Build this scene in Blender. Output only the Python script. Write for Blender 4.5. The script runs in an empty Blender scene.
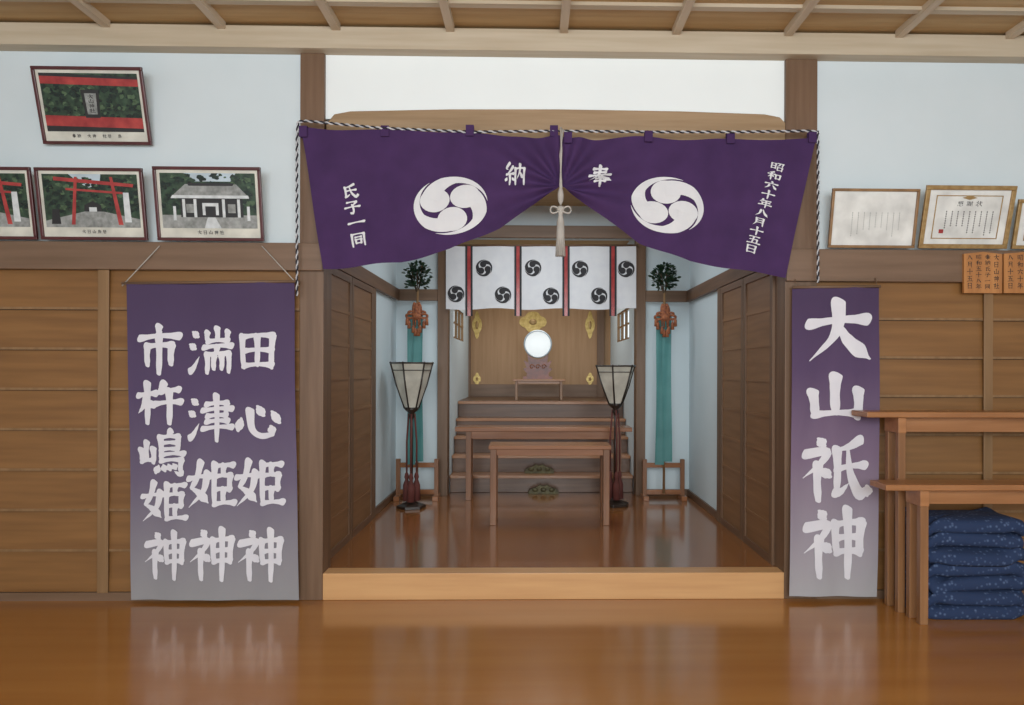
import bpy, bmesh, math, random
from mathutils import Vector
random.seed(7)
scene=bpy.context.scene
col=scene.collection
try:
    scene.view_settings.view_transform='Standard'
except Exception: pass

# ---------------------------------------------------------------- camera
TH=math.radians(1.2); RO=0.0035; F=740.0; PXC=547.5; PYC=370.0
CAM=Vector((0,-4.5,1.387))
FW=Vector((math.sin(TH),math.cos(TH),0)); R0=Vector((math.cos(TH),-math.sin(TH),0)); ZZ=Vector((0,0,1))
RT=R0*math.cos(RO)+ZZ*math.sin(RO); UPV=ZZ*math.cos(RO)-R0*math.sin(RO)
def P(u,v,Y):
    """measured picture point -> (x,z) on the real plane y=Y"""
    r=FW+RT*((u-PXC)/F)+UPV*((PYC-v)/F)
    t=(Y-CAM.y)/r.y
    return (CAM.x+r.x*t, CAM.z+r.z*t)
def X(u,Y=0): return P(u,300,Y)[0]
def Z(v,Y=0,u=532): return P(u,v,Y)[1]
cd=bpy.data.cameras.new("camera"); cam=bpy.data.objects.new("camera",cd); col.objects.link(cam)
cam.location=CAM; cam.rotation_euler=(math.radians(90),-RO,-TH)
cd.sensor_width=36; cd.lens=F*36/1024; cd.shift_x=-(PXC-512)/1024; cd.shift_y=(PYC-352.5)/1024
scene.camera=cam

# ---------------------------------------------------------------- materials
def lin(c):
    return tuple(((x/255)/12.92 if x/255<=0.04045 else ((x/255+0.055)/1.055)**2.4) for x in c)+(1,)
def newmat(name):
    m=bpy.data.materials.new(name); m.use_nodes=True
    nt=m.node_tree; return m,nt,nt.nodes["Principled BSDF"]
def mat(name,c,rough=0.6,c2=None,scale=8,metal=0,bump=0.0,stretch=(1,1,1),spec=0.5,coat=0):
    m,nt,b=newmat(name)
    c2=c2 or tuple(x*0.86 for x in c)
    tc=nt.nodes.new("ShaderNodeTexCoord"); mp=nt.nodes.new("ShaderNodeMapping"); mp.inputs["Scale"].default_value=stretch
    n=nt.nodes.new("ShaderNodeTexNoise"); n.inputs["Scale"].default_value=scale; n.inputs["Detail"].default_value=5
    r=nt.nodes.new("ShaderNodeValToRGB"); r.color_ramp.elements[0].position=0.32; r.color_ramp.elements[1].position=0.68
    r.color_ramp.elements[0].color=lin(c2); r.color_ramp.elements[1].color=lin(c)
    nt.links.new(tc.outputs["Object"],mp.inputs[0]); nt.links.new(mp.outputs[0],n.inputs["Vector"])
    nt.links.new(n.outputs["Fac"],r.inputs[0]); nt.links.new(r.outputs[0],b.inputs["Base Color"])
    b.inputs["Roughness"].default_value=rough; b.inputs["Metallic"].default_value=metal
    b.inputs["Specular IOR Level"].default_value=spec
    if coat: b.inputs["Coat Weight"].default_value=coat; b.inputs["Coat Roughness"].default_value=0.1
    if bump:
        bp=nt.nodes.new("ShaderNodeBump"); bp.inputs["Strength"].default_value=bump; bp.inputs["Distance"].default_value=0.01
        nt.links.new(n.outputs["Fac"],bp.inputs["Height"]); nt.links.new(bp.outputs[0],b.inputs["Normal"])
    return m
def wood(name,c,c2,grain='x',rough=0.45,coat=0,bump=0.05,scale=1.6,spec=0.4):
    s={'x':(0.9,14,14),'y':(14,0.9,14),'z':(14,14,0.9)}[grain]
    return mat(name,c,rough,c2,scale,0,bump,s,spec,coat)
def gradmat(name,stops,rough=0.85):
    m,nt,b=newmat(name)
    tc=nt.nodes.new("ShaderNodeTexCoord"); sp=nt.nodes.new("ShaderNodeSeparateXYZ")
    n=nt.nodes.new("ShaderNodeTexNoise"); n.inputs["Scale"].default_value=3; n.inputs["Detail"].default_value=3
    ma=nt.nodes.new("ShaderNodeMath"); ma.operation='MULTIPLY_ADD'; ma.inputs[1].default_value=0.10; 
    r=nt.nodes.new("ShaderNodeValToRGB")
    nt.links.new(tc.outputs["Generated"],sp.inputs[0]); nt.links.new(tc.outputs["Generated"],n.inputs["Vector"])
    nt.links.new(n.outputs["Fac"],ma.inputs[0]); nt.links.new(sp.outputs["Z"],ma.inputs[2]); nt.links.new(ma.outputs[0],r.inputs[0])
    e=r.color_ramp.elements
    e[0].position=stops[0][0]; e[0].color=lin(stops[0][1]); e[1].position=stops[-1][0]; e[1].color=lin(stops[-1][1])
    for p,c in stops[1:-1]:
        k=e.new(p); k.color=lin(c)
    nt.links.new(r.outputs[0],b.inputs["Base Color"]); b.inputs["Roughness"].default_value=rough
    b.inputs["Specular IOR Level"].default_value=0.1
    return m
M={}
M['plaster']=mat("white_plaster",(210,219,223),0.85,(206,216,220),3,spec=0.2)
M['plaster_lit']=mat("lit_white_plaster",(238,243,243),0.85,(236,241,241),3,spec=0.2)  # lighter copy of the wall plaster; light on the centre panel put into colour
M['plaster2']=mat("alcove_plaster",(208,220,225),0.85,(205,218,223),3,spec=0.2)
M['board']=wood("wainscot_board_wood",(138,98,56),(120,83,46),'x',0.4)
M['rail']=wood("brown_rail_wood",(124,98,78),(108,84,65),'x',0.45)
M['post']=wood("post_wood",(120,93,72),(102,77,57),'z',0.45)
M['postl']=wood("pale_batten_wood",(142,110,76),(124,94,62),'z',0.5)
M['raily']=wood("side_rail_wood",(122,92,71),(100,74,55),'y',0.45)
M['beam']=wood("lintel_wood",(166,138,106),(146,118,86),'x',0.5)
M['ceilb']=wood("ceiling_board_wood",(188,158,114),(172,140,96),'x',0.6)
M['batt']=wood("ceiling_batten_wood",(206,190,168),(190,172,148),'y',0.6)
M['battx']=wood("crown_beam_wood",(194,180,158),(180,164,140),'x',0.6)
M['floor']=wood("varnished_floor_wood",(172,117,58),(160,105,49),'x',0.19,coat=0.3,bump=0,scale=0.5,spec=.5)
M['afloor']=wood("alcove_floor_wood",(148,95,51),(132,81,41),'y',0.16,coat=0.4,bump=0,scale=0.5)
M['fascia']=wood("threshold_wood",(208,162,112),(196,148,100),'x',0.35,bump=0.02)
M['door']=wood("sliding_door_wood",(142,105,73),(122,88,58),'y',0.45)
M['table']=wood("table_wood",(156,106,72),(130,84,54),'x',0.24)
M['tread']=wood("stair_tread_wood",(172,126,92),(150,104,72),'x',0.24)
M['tablez']=wood("table_leg_wood",(140,96,66),(112,74,47),'z',0.35)
M['bench']=wood("bench_wood",(174,122,80),(150,101,62),'x',0.3)
M['benchz']=wood("bench_leg_wood",(152,110,74),(130,90,58),'z',0.35)
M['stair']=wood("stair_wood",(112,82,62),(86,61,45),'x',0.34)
M['panel']=wood("sanctum_panel_wood",(170,134,98),(156,121,84),'z',0.5)
M['dark']=mat("dark_lacquer",(50,40,34),0.3)
M['gap']=mat("board_gap_shadow_wood",(82,58,38),0.8)
M['red']=mat("red_cord",(104,52,46),0.8)
M['purple']=mat("purple_cotton",(74,51,91),0.9,(66,46,82),6,spec=0.1)
M['white']=mat("white_dye",(220,220,222),0.9,(212,212,216),10,spec=0.1)
M['ink']=mat("white_brush_dye",(224,222,228),0.9,(214,212,220),6,spec=0.1)
M['gradA']=gradmat("purple_dye_fade_wide",[(0.0,(152,151,152)),(0.14,(142,139,145)),(0.42,(110,100,121)),(0.7,(89,75,104)),(1.0,(79,65,92))])
M['gradB']=gradmat("purple_dye_fade_narrow",[(0.0,(172,172,173)),(0.2,(158,151,160)),(0.5,(125,107,129)),(0.78,(90,73,102)),(1.0,(78,63,90))])
M['cordw']=mat("pale_cord",(190,184,176),0.8)
M['ropeb']=mat("black_rope_strand",(42,40,50),0.8)
M['ropew']=mat("white_rope_strand",(206,206,210),0.8)
M['frame']=mat("dark_red_frame_lacquer",(88,38,40),0.3,(70,28,30),12)
M['gold']=mat("gold_frame",(176,146,98),0.35,(146,114,68),30,metal=0.3)
M['brass']=mat("gilt_brass",(206,180,110),0.35,(168,138,70),20,metal=0.3)
M['brownf']=mat("brown_frame_wood",(150,114,74),0.4,(122,90,56),16)
M['mat']=mat("cream_mat_board",(216,214,202),0.7)
M['paper']=mat("certificate_paper",(230,230,226),0.6)
M['black']=mat("black_ink",(40,38,42),0.7)
M['leafp']=mat("photo_foliage",(56,78,58),0.25,(18,30,24),28)
M['leafp2']=mat("photo_foliage_pale",(86,108,78),0.25,(48,66,46),40)
M['leafp3']=mat("photo_foliage_deep",(32,48,40),0.25,(14,24,20),40)
M['photored']=mat("photo_vermilion",(178,66,62),0.25,(140,44,46),14)
M['photogrey']=mat("photo_gravel",(160,162,160),0.25,(116,118,116),30)
M['photowhite']=mat("photo_pale",(218,222,224),0.25,(186,190,192),20)
M['photodark']=mat("photo_shadow",(44,42,44),0.25)
M['photosky']=mat("photo_sky",(190,206,216),0.25)
M['leaf']=mat("sakaki_leaf",(42,70,46),0.4,(24,46,32),20)
M['stem']=mat("branch_bark",(80,60,40),0.8)
M['teal']=mat("teal_silk",(80,138,136),0.6,(66,122,122),5)
M['orange']=mat("orange_brocade",(168,102,62),0.7,(118,64,46),50)
M['lpaper']=mat("lantern_paper",(208,204,190),0.8)
M['mirror']=mat("polished_mirror",(238,242,242),0.35,(234,239,240),3,metal=0.2)
M['flame']=mat("red_lacquer_wave",(142,72,52),0.35,(104,50,38),14)
M['plaque']=wood("votive_plaque_wood",(188,130,76),(164,108,60),'z',0.5)
M['bronze']=mat("green_bronze",(104,98,66),0.5,(70,62,42),30,metal=0.3)
# navy cushion cloth with pale sprigs
m,nt,b=newmat("navy_sprig_cotton")
tc=nt.nodes.new("ShaderNodeTexCoord"); vo=nt.nodes.new("ShaderNodeTexVoronoi"); vo.inputs["Scale"].default_value=38
rp=nt.nodes.new("ShaderNodeValToRGB"); rp.color_ramp.elements[0].position=0.08; rp.color_ramp.elements[0].color=lin((84,102,136)); rp.color_ramp.elements[1].position=0.36; rp.color_ramp.elements[1].color=lin((34,52,86))
nt.links.new(tc.outputs["Object"],vo.inputs["Vector"]); nt.links.new(vo.outputs["Distance"],rp.inputs[0]); nt.links.new(rp.outputs[0],b.inputs["Base Color"]); b.inputs["Roughness"].default_value=0.9
M['navy']=m

# ---------------------------------------------------------------- brush glyphs (0..100, y down)
SHI='d28,4 36,15;p9,28 40,24 28,45 5,64;v27,44 27,98;d32,50 44,62;'
SAN='d8,10 21,21;d2,36 15,46;p4,92 12,84 24,62;'
G={
'大':'h8,38 92,30;p50,4 50,35 40,62 8,95;n50,38 65,65 96,92',
'山':'v50,6 50,80;v14,38 18,84;h18,83 84,80;v86,34 85,90',
'神':SHI+'v52,22 54,66;h52,24 90,20;v90,20 87,66;h54,43 87,41;h54,63 87,61;v70,2 70,99',
'祇':SHI+'p88,6 72,16 50,22;v54,20 54,84;p52,86 60,84 72,72;h54,50 94,44;n70,18 74,55 86,86 97,90;d97,90 98,76',
'田':'v12,15 16,90;h12,17 88,13;v88,13 85,90;v50,15 50,84;h15,50 86,48;h16,85 86,83',
'心':'d14,46 6,74;v32,28 36,70 54,86 80,82;d80,82 76,64;d48,18 60,40;d78,30 94,56',
'姫':'v27,4 20,34 9,56;n9,56 24,66 42,86;p40,26 32,62 4,94;h3,37 46,32;v55,8 55,90;h55,13 94,10;v74,12 74,32;h56,33 88,31;v88,31 87,59;h56,59 87,58;v74,59 74,84;h55,88 97,85',
'湍':SAN+'v64,3 64,28;v42,12 43,30;h43,30 88,28;v88,10 88,32;h34,43 97,39;p64,42 62,50 56,56;v42,57 42,96;h42,58 90,55;v90,55 90,94;v58,60 57,88;v74,60 74,88',
'津':SAN+'h40,21 86,18;v86,18 84,46;h32,34 98,30;h42,46 84,44;h40,58 88,56;h32,73 98,69;v62,2 62,99',
'市':'v50,2 52,18;h6,26 94,21;v24,42 25,82;h24,43 78,40;v78,40 77,80;v50,22 51,99',
'杵':'h3,32 44,27;v24,3 24,98;p23,34 16,56 3,74;d26,44 40,60;p62,3 56,18 44,34;h56,23 94,18;h42,52 99,47;v73,20 73,99',
'嶋':'v16,26 16,66;v3,42 5,68;h5,68 30,65;v30,40 30,72;p68,1 64,8 58,13;v46,14 47,68;h46,15 84,13;v84,13 83,42;h47,28 83,27;h47,42 83,41;h47,54 97,51;h47,67 92,65;v92,65 90,92;p92,94 86,96 76,90;d42,78 35,94;d52,76 55,90;d63,75 67,88;d74,74 79,85',
'奉':'h22,17 78,14;h26,32 74,29;h6,48 94,43;p50,2 45,40 5,74;n54,45 70,60 97,74;h34,64 66,62;h28,79 72,76;v50,54 50,99',
'納':'p24,3 10,24 18,30;p40,18 26,36 10,50;h10,50 42,45;v25,50 25,97;d12,64 5,80;d36,62 45,74;v52,24 53,96;h52,26 94,23;v94,23 93,94;p73,3 72,36 58,68;n73,38 80,50 89,64',
'氏':'p80,6 50,20 24,24;v28,22 28,86;p26,88 40,82 54,70;h28,50 88,44;n52,20 62,62 82,90 96,92;d96,92 96,74',
'子':'h20,16 78,13;p78,13 66,26 50,36;v52,34 56,70 50,95;d50,95 34,86;h5,53 96,46',
'一':'h6,55 94,47',
'同':'v14,12 14,98;h14,14 86,11;v86,11 86,94;h32,34 68,32;v34,50 36,78;h34,51 68,49;v68,49 66,78;h36,75 66,74',
'昭':'v8,18 9,78;h8,19 38,17;v38,17 38,78;h9,46 38,45;h9,73 38,72;h50,10 92,8;v92,8 86,46;p68,12 62,34 44,50;v54,58 56,96;h54,59 90,57;v90,57 88,96;h56,90 88,89',
'和':'p42,4 26,13 8,16;h3,34 52,30;v28,14 28,98;p27,36 18,56 3,72;d30,44 46,60;v60,32 62,82;h60,33 93,31;v93,31 91,82;h62,77 91,76',
'六':'d50,2 54,20;h5,35 95,30;p36,48 28,70 6,94;n62,48 74,66 93,92',
'十':'h5,49 95,43;v50,3 50,99',
'年':'p30,1 22,18 6,34;h24,18 86,15;h26,41 82,38;v27,40 28,66;h3,68 97,64;v54,18 54,99',
'八':'p38,18 30,60 4,92;n52,12 66,50 96,90',
'月':'p24,8 25,60 6,98;h24,10 78,8;v78,8 78,96;h26,34 77,33;h26,58 77,57',
'五':'h14,12 86,9;v46,12 36,88;h20,46 74,43;v74,43 70,88;h3,91 97,87',
'日':'v20,8 22,94;h20,10 80,8;v80,8 79,94;h22,48 79,47;h22,87 79,86',
'社':SHI+'h56,42 92,39;v74,6 74,88;h48,91 99,87',
'鳥':'p50,1 46,8 40,12;v24,12 25,66;h24,13 74,11;v74,11 73,38;h25,26 73,25;h25,39 73,38;h25,52 94,50;h25,66 88,64;v88,64 85,92;d16,78 8,94;d32,77 35,89;d47,76 51,88;d61,75 66,86',
'居':'h20,10 82,9;v82,9 81,28;h22,28 81,27;p20,10 20,50 4,96;h34,46 96,43;v62,30 62,63;v42,64 43,96;h42,64 84,63;v84,63 83,96;h43,91 83,90',
'感':'h20,14 90,11;p20,14 18,44 6,62;h28,27 56,26;v30,36 31,54;h30,37 54,36;v54,36 53,54;h31,53 53,52;n64,4 72,36 92,60;p86,26 74,44 58,56;d14,72 8,90;v32,68 40,90 72,90;d50,64 56,76;d78,68 90,82',
'謝':'h4,10 32,8;h2,24 34,22;h6,36 30,35;h6,48 30,47;v7,60 8,88;h7,61 29,60;v29,60 28,88;h8,86 28,85;v40,14 41,66;h41,15 64,14;v64,14 63,94;h41,30 63,29;h41,46 63,45;h36,64 66,62;p60,66 50,80 36,92;h68,34 99,31;v88,6 88,94;d74,48 80,60',
'状':'v30,3 30,98;d8,18 18,36;p4,76 14,66 28,56;h40,38 96,33;p66,6 64,50 36,96;n66,40 78,70 98,94;d80,10 90,22',
}
PROF={'h':[1.1,.72,.62,.8,1.25],'v':[1.3,1.02,.9,.95,.7],'p':[1.3,1.15,.9,.55,.1],'n':[.42,.78,1.15,1.5,.2],'d':[.4,1.0,1.35,1.2,.55]}
def catmull(pts,n):
    out=[];k=len(pts)-1
    q=[(2*pts[0][0]-pts[1][0],2*pts[0][1]-pts[1][1])]+pts+[(2*pts[-1][0]-pts[-2][0],2*pts[-1][1]-pts[-2][1])]
    for i in range(n+1):
        t=i/n*k; s=min(int(t),k-1); t-=s
        p0,p1,p2,p3=q[s],q[s+1],q[s+2],q[s+3]
        out.append(tuple(0.5*((2*p1[j])+(-p0[j]+p2[j])*t+(2*p0[j]-5*p1[j]+4*p2[j]-p3[j])*t*t+(-p0[j]+3*p1[j]-3*p2[j]+p3[j])*t**3) for j in (0,1)))
    return out

# ---------------------------------------------------------------- mesh builder
class MB:
    def __init__(s): s.v=[];s.f=[];s.m=[];s.mats=[];s.sm=[]
    def mi(s,k):
        mm=M[k]
        if mm not in s.mats: s.mats.append(mm)
        return s.mats.index(mm)
    def add(s,vs,fs,k,smooth=False):
        o=len(s.v); s.v+= [tuple(p) for p in vs]; i=s.mi(k)
        for f in fs: s.f.append(tuple(o+a for a in f)); s.m.append(i); s.sm.append(smooth)
    def box(s,x0,x1,y0,y1,z0,z1,k,fn=None):
        vs=[(x,y,z) for x in (x0,x1) for y in (y0,y1) for z in (z0,z1)]
        if fn: vs=[fn(*p) for p in vs]
        s.add(vs,[(0,1,3,2),(4,6,7,5),(0,4,5,1),(2,3,7,6),(0,2,6,4),(1,5,7,3)],k)
    def poly(s,pts,k): s.add(pts,[tuple(range(len(pts)))],k)
    def prism(s,pts,off,k):
        n=len(pts); off=Vector(off); vs=[Vector(p) for p in pts]; vs+=[p+off for p in vs]
        s.add(vs,[tuple(range(n)),tuple(range(2*n-1,n-1,-1))]+[(i,(i+1)%n,n+(i+1)%n,n+i) for i in range(n)],k)
    def grid(s,fn,nu,nv,k,smooth=True):
        vs=[fn(i/nu,j/nv) for j in range(nv+1) for i in range(nu+1)]
        fs=[(j*(nu+1)+i,j*(nu+1)+i+1,(j+1)*(nu+1)+i+1,(j+1)*(nu+1)+i) for j in range(nv) for i in range(nu)]
        s.add(vs,fs,k,smooth)
    def tube(s,path,r,n,k,smooth=True):
        path=[Vector(p) for p in path]; rs=r if isinstance(r,(list,tuple)) else [r]*len(path)
        vs=[];up=Vector((0,0,1))
        for i,p in enumerate(path):
            d=(path[min(i+1,len(path)-1)]-path[max(i-1,0)]).normalized()
            a=d.cross(up) if abs(d.z)<0.95 else d.cross(Vector((0,1,0)))
            a.normalize(); b=d.cross(a)
            for j in range(n):
                t=2*math.pi*j/n; vs.append(p+(a*math.cos(t)+b*math.sin(t))*rs[i])
        fs=[(i*n+j,i*n+(j+1)%n,(i+1)*n+(j+1)%n,(i+1)*n+j) for i in range(len(path)-1) for j in range(n)]
        fs+=[tuple(range(n)),tuple(range((len(path)-1)*n,len(path)*n))]
        s.add(vs,fs,k,smooth)
    def lathe(s,c,prof,n,k,smooth=True,ph=0):
        s_v=[]
        for r,z in prof:
            for j in range(n):
                t=2*math.pi*j/n+ph; s_v.append((c[0]+r*math.cos(t),c[1]+r*math.sin(t),c[2]+z))
        fs=[(i*n+j,i*n+(j+1)%n,(i+1)*n+(j+1)%n,(i+1)*n+j) for i in range(len(prof)-1) for j in range(n)]
        fs+=[tuple(range(n)),tuple(range((len(prof)-1)*n,len(prof)*n))]
        s.add(s_v,fs,k,smooth)
    def ell(s,c,r,k,n=10):
        pr=[(max(0.001,math.sin(math.pi*i/n)),-math.cos(math.pi*i/n)) for i in range(n+1)]
        vs=[(c[0]+r[0]*a*math.cos(2*math.pi*j/n),c[1]+r[1]*a*math.sin(2*math.pi*j/n),c[2]+r[2]*z) for a,z in pr for j in range(n)]
        fs=[(i*n+j,i*n+(j+1)%n,(i+1)*n+(j+1)%n,(i+1)*n+j) for i in range(n) for j in range(n)]
        s.add(vs,fs,k,True)
    def glyph(s,ch,fn,k,w=9.5):
        """fn(a,b,layer)->xyz with a,b in 0..1, b downwards"""
        strokes=[x for x in G[ch].split(';') if x]
        if len(strokes)>9: w*=.82
        elif len(strokes)<5: w*=1.12
        for li,st in enumerate(strokes):
            kind=st[0]; pts=[tuple(float(q) for q in p.split(',')) for p in st[1:].split()]
            if kind=='h' and len(pts)==2:
                L_=abs(pts[1][0]-pts[0][0])
                pts=[pts[0],((pts[0][0]+pts[1][0])/2,(pts[0][1]+pts[1][1])/2-.035*L_),pts[1]]
            if kind=='v' and len(pts)==2:
                pts=[pts[0],((pts[0][0]+pts[1][0])/2+(1.2 if li%2 else -1.2),(pts[0][1]+pts[1][1])/2),pts[1]]
            n=18; c=catmull(pts,n); pr=PROF[kind]
            L=[];
            for i,p in enumerate(c):
                a=c[max(0,i-1)];b=c[min(n,i+1)]
                dx,dy=b[0]-a[0],b[1]-a[1]; l=math.hypot(dx,dy) or 1
                ts=i/n*4; q=min(int(ts),3); fr=ts-q; fr=fr*fr*(3-2*fr); ww=w*(pr[q]+(pr[q+1]-pr[q])*fr)/2
                L.append((p,(-dy/l,dx/l),ww,(dx/l,dy/l)))
            def cap(e,sg,sl):
                p,nn,w_,d=e
                return [(p[0]+nn[0]*w_*math.cos(t)+sg*d[0]*w_*(math.sin(t)*0.8+sl*math.cos(t)*math.sin(t)),p[1]+nn[1]*w_*math.cos(t)+sg*d[1]*w_*(math.sin(t)*0.8+sl*math.cos(t)*math.sin(t))) for t in [math.pi*q/10 for q in range(0,11)]]
            lf=[(p[0]+nn[0]*w_,p[1]+nn[1]*w_) for p,nn,w_,d in L]; rt=[(p[0]-nn[0]*w_,p[1]-nn[1]*w_) for p,nn,w_,d in L]
            vs=[fn(a/100,b/100,li) for a,b in lf]+[fn(a/100,b/100,li) for a,b in rt]
            s.add(vs,[(i,i+1,n+2+i,n+1+i) for i in range(n)],k)
            for e,sg,sl in ((L[0],-1,.4),(L[-1],1,-.3)):
                cp=cap(e,sg,sl); s.add([fn(a/100,b/100,li) for a,b in cp],[tuple(range(11))],k)
    def tomoe(s,fn,k,rot=0,rh=.385):
        """fn(a,b,layer) with a,b in -1..1 disc"""
        for j in range(3):
            p0=rot+j*2*math.pi/3
            cx,cy=.475*math.cos(p0),.475*math.sin(p0)
            vs=[fn(cx,cy,0)]+[fn(cx+rh*math.cos(t),cy+rh*math.sin(t),0) for t in [2*math.pi*i/24 for i in range(24)]]
            s.add(vs,[(0,1+i,1+(i+1)%24) for i in range(24)],k)
            n=24; vo=[];vi=[]
            for i in range(n+1):
                t=i/n; ph=p0+t*math.radians(150)
                ro=min(1,0.86+0.14*min(1,t*3.0))
                rv=[.26,.48,.77,.875,.995]
                q=min(int(t*4),3); ri=rv[q]+(rv[q+1]-rv[q])*(t*4-q)
                vo.append(fn(ro*math.cos(ph),ro*math.sin(ph),1)); vi.append(fn(min(ri,ro)*math.cos(ph),min(ri,ro)*math.sin(ph),1))
            s.add(vo+vi,[(i,i+1,n+2+i,n+1+i) for i in range(n)],k)
    def done(s,name,parent=None,bevel=0,origin=None,recalc=True,**props):
        me=bpy.data.meshes.new(name)
        xs=[p[0] for p in s.v];ys=[p[1] for p in s.v];zs=[p[2] for p in s.v]
        o=Vector(origin) if origin else Vector(((min(xs)+max(xs))/2,(min(ys)+max(ys))/2,min(zs)))
        me.from_pydata([tuple(Vector(p)-o) for p in s.v],[],s.f)
        for mm in s.mats: me.materials.append(mm)
        for i,p in enumerate(me.polygons): p.material_index=s.m[i]; p.use_smooth=s.sm[i]
        if recalc:
            bm=bmesh.new(); bm.from_mesh(me); bmesh.ops.recalc_face_normals(bm,faces=bm.faces); bm.to_mesh(me); bm.free()
        me.update()
        ob=bpy.data.objects.new(name,me); col.objects.link(ob)
        if parent:
            ob.parent=parent; ob.location=o-WL[parent.name]
        else: ob.location=o
        WL[ob.name]=o
        if bevel:
            bv=ob.modifiers.new("bevel",'BEVEL'); bv.width=bevel; bv.segments=2; bv.limit_method='ANGLE'
        for a,b in props.items(): ob[a]=b
        return ob
WL={}
def empty(name,loc,label,category,group=None):
    e=bpy.data.objects.new(name,None); col.objects.link(e); e.location=loc; e.empty_display_size=0.1
    WL[e.name]=Vector(loc); e["label"]=label; e["category"]=category
    if group: e["group"]=group
    return e
def structure(mb,name,label,bevel=0):
    return mb.done(name,bevel=bevel,kind="structure",label=label,category=name.split('_')[0])
def sbox(name,label,k,*b,bevel=0):
    mb=MB(); mb.box(*b,k); return structure(mb,name,label,bevel)

# ---------------------------------------------------------------- levels
PL=0.158                       # alcove floor level
AX0,AX1=-1.33,1.55             # alcove inside width
XL0,XL1=X(301),X(325)          # posts
XR0,XR1=min(X(788),AX1-.012),X(815)
AY=2.77
ZB0,ZB1=3.285,3.385            # crown beam
ZC=3.43
# ---------------------------------------------------------------- room shell
sbox("floor","glossy varnished amber wooden hall floor",'floor',-4.4,4.4,-7.5,0.0,-0.1,0.0)
mb=MB()
mb.box(-4.4,XL0+0.02,0,0.12,0,ZC,'plaster'); mb.box(XR1-0.02,4.4,0,0.12,0,ZC,'plaster')
mb.box(XL0+0.02,XR1-0.02,0,0.12,2.9,ZC,'plaster_lit')
structure(mb,"wall_north","white plaster wall with a wide opening into the shrine alcove")
sbox("wall_west","white plaster side wall of the hall",'plaster',-4.5,-4.4,-7.5,0.12,-0.1,ZC)
sbox("wall_east","white plaster side wall of the hall",'plaster',4.4,4.5,-7.5,0.12,-0.1,ZC)
mb=MB(); mb.box(-4.5,4.5,-7.5,0.12,ZC,ZC+0.05,'ceilb')
structure(mb,"ceiling","ochre board ceiling")
mb=MB()
for i in range(-7,8):
    xc=X(562)+i*0.672
    if abs(xc)<4.35: mb.box(xc-.024,xc+.024,-7.5,-0.1,ZC-.04,ZC,'batt')
structure(mb,"trim_1","pale ceiling battens running into the hall")
mb=MB()
for y in (-0.38,-1.2,-1.9,-2.6,-3.3,-4.2,-5.1,-6.0):
    mb.box(-4.4,4.4,y-.025,y+.025,ZC-.02,ZC,'battx')
structure(mb,"trim_2","pale cross battens on the ceiling")
sbox("trim_3","pale crown beam along the top of the wall",'battx',-4.4,4.4,-0.1,0,ZB0,ZB1+.03,bevel=.004)
sbox("trim_4","square brown post beside the alcove opening",'post',XL0,XL1,-.03,.15,0,ZB0,bevel=.004)
sbox("trim_5","square brown post beside the alcove opening",'post',XR0,XR1,-.03,.15,0,ZB0,bevel=.004)
sbox("trim_6","brown horizontal rail on the wall",'rail',-4.4,XL1,-.06,-.0301,1.975,2.14,bevel=.004)
sbox("trim_7","brown horizontal rail on the wall",'rail',XR0,4.4,-.06,-.0301,1.93,2.125,bevel=.004)
sbox("trim_8","brown wall rail backing",'rail',-4.4,XL0,-.03,0,1.975,2.14)
sbox("trim_9","brown wall rail backing",'rail',XR1,4.4,-.03,0,1.93,2.125)
def wains(name,x0,x1,ztop):
    mb=MB(); n=8; z0=.05; h=(ztop-z0)/n
    mb.box(x0,x1,-.004,-.0005,z0,ztop,'board')
    for i in range(n):
        a=z0+i*h; b=a+h
        mb.prism([(x0,-.004,a+.004),(x0,-.026,a+.004),(x0,-.026,a+.018),(x0,-.010,b),(x0,-.004,b)],(x1-x0,0,0),'board')
        mb.box(x0,x1,-.012,-.004,a,a+.004,'gap')
        # slim raised batten over every joint
        if i: mb.box(x0,x1,-.030,-.026,a+.004,a+.018,'postl')
    mb.box(x0,x1,-.03,0,0,.05,'rail')
    structure(mb,name,"horizontal lapped brown wooden wall boards")
wains("trim_10",-4.4,XL0,1.975); wains("trim_11",XR1,4.4,1.93)
for i,(a,b) in enumerate(((99,110),(983,992))):
    sbox("trim_%d"%(12+i),"slim vertical batten over the wall boards",'postl',X(a,-.03),X(b,-.03),-.044,-.0305,.05,1.93 if i else 1.975,bevel=.003)
sbox("trim_14","slim vertical batten over the wall boards",'postl',X(-110,-.03),X(-98,-.03),-.044,-.0305,.05,1.975)
mb=MB()
pts=[(326,124),(334,114),(350,111),(450,109),(560,109),(680,111),(765,114),(780,117),(787,124),(787,150),(326,150)]
mb.prism([(P(u,v,-.02)[0],-.02,P(u,v,-.02)[1]) for u,v in pts],(0,.13,0),'beam')
structure(mb,"trim_15","pale brown rounded lintel log above the alcove opening",.006)
sbox("floor_alcove","raised glossy reddish brown alcove floor",'afloor',AX0,AX1,.1,3.8,0,PL)
sbox("trim_16","pale orange threshold board at the alcove edge",'fascia',XL1,XR0,-.03,.1,0,PL+.002,bevel=.004)
ZA=3.0
sbox("wall_alcove_west","pale blue white alcove side wall",'plaster2',AX0-.1,AX0,.12,AY+.1,0,ZA)
sbox("wall_alcove_east","pale blue white alcove side wall",'plaster2',AX1,AX1+.1,.12,AY+.1,0,ZA)
SX0,SX1=-.82,1.02
mb=MB(); mb.box(AX0,SX0-.08,AY,AY+.1,PL,ZA,'plaster2'); mb.box(SX1+.07,AX1,AY,AY+.1,PL,ZA,'plaster2'); mb.box(SX0-.08,SX1+.07,AY,AY+.1,2.68,ZA,'plaster2')
structure(mb,"wall_alcove_north","pale blue white alcove end wall framing the altar")
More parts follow.
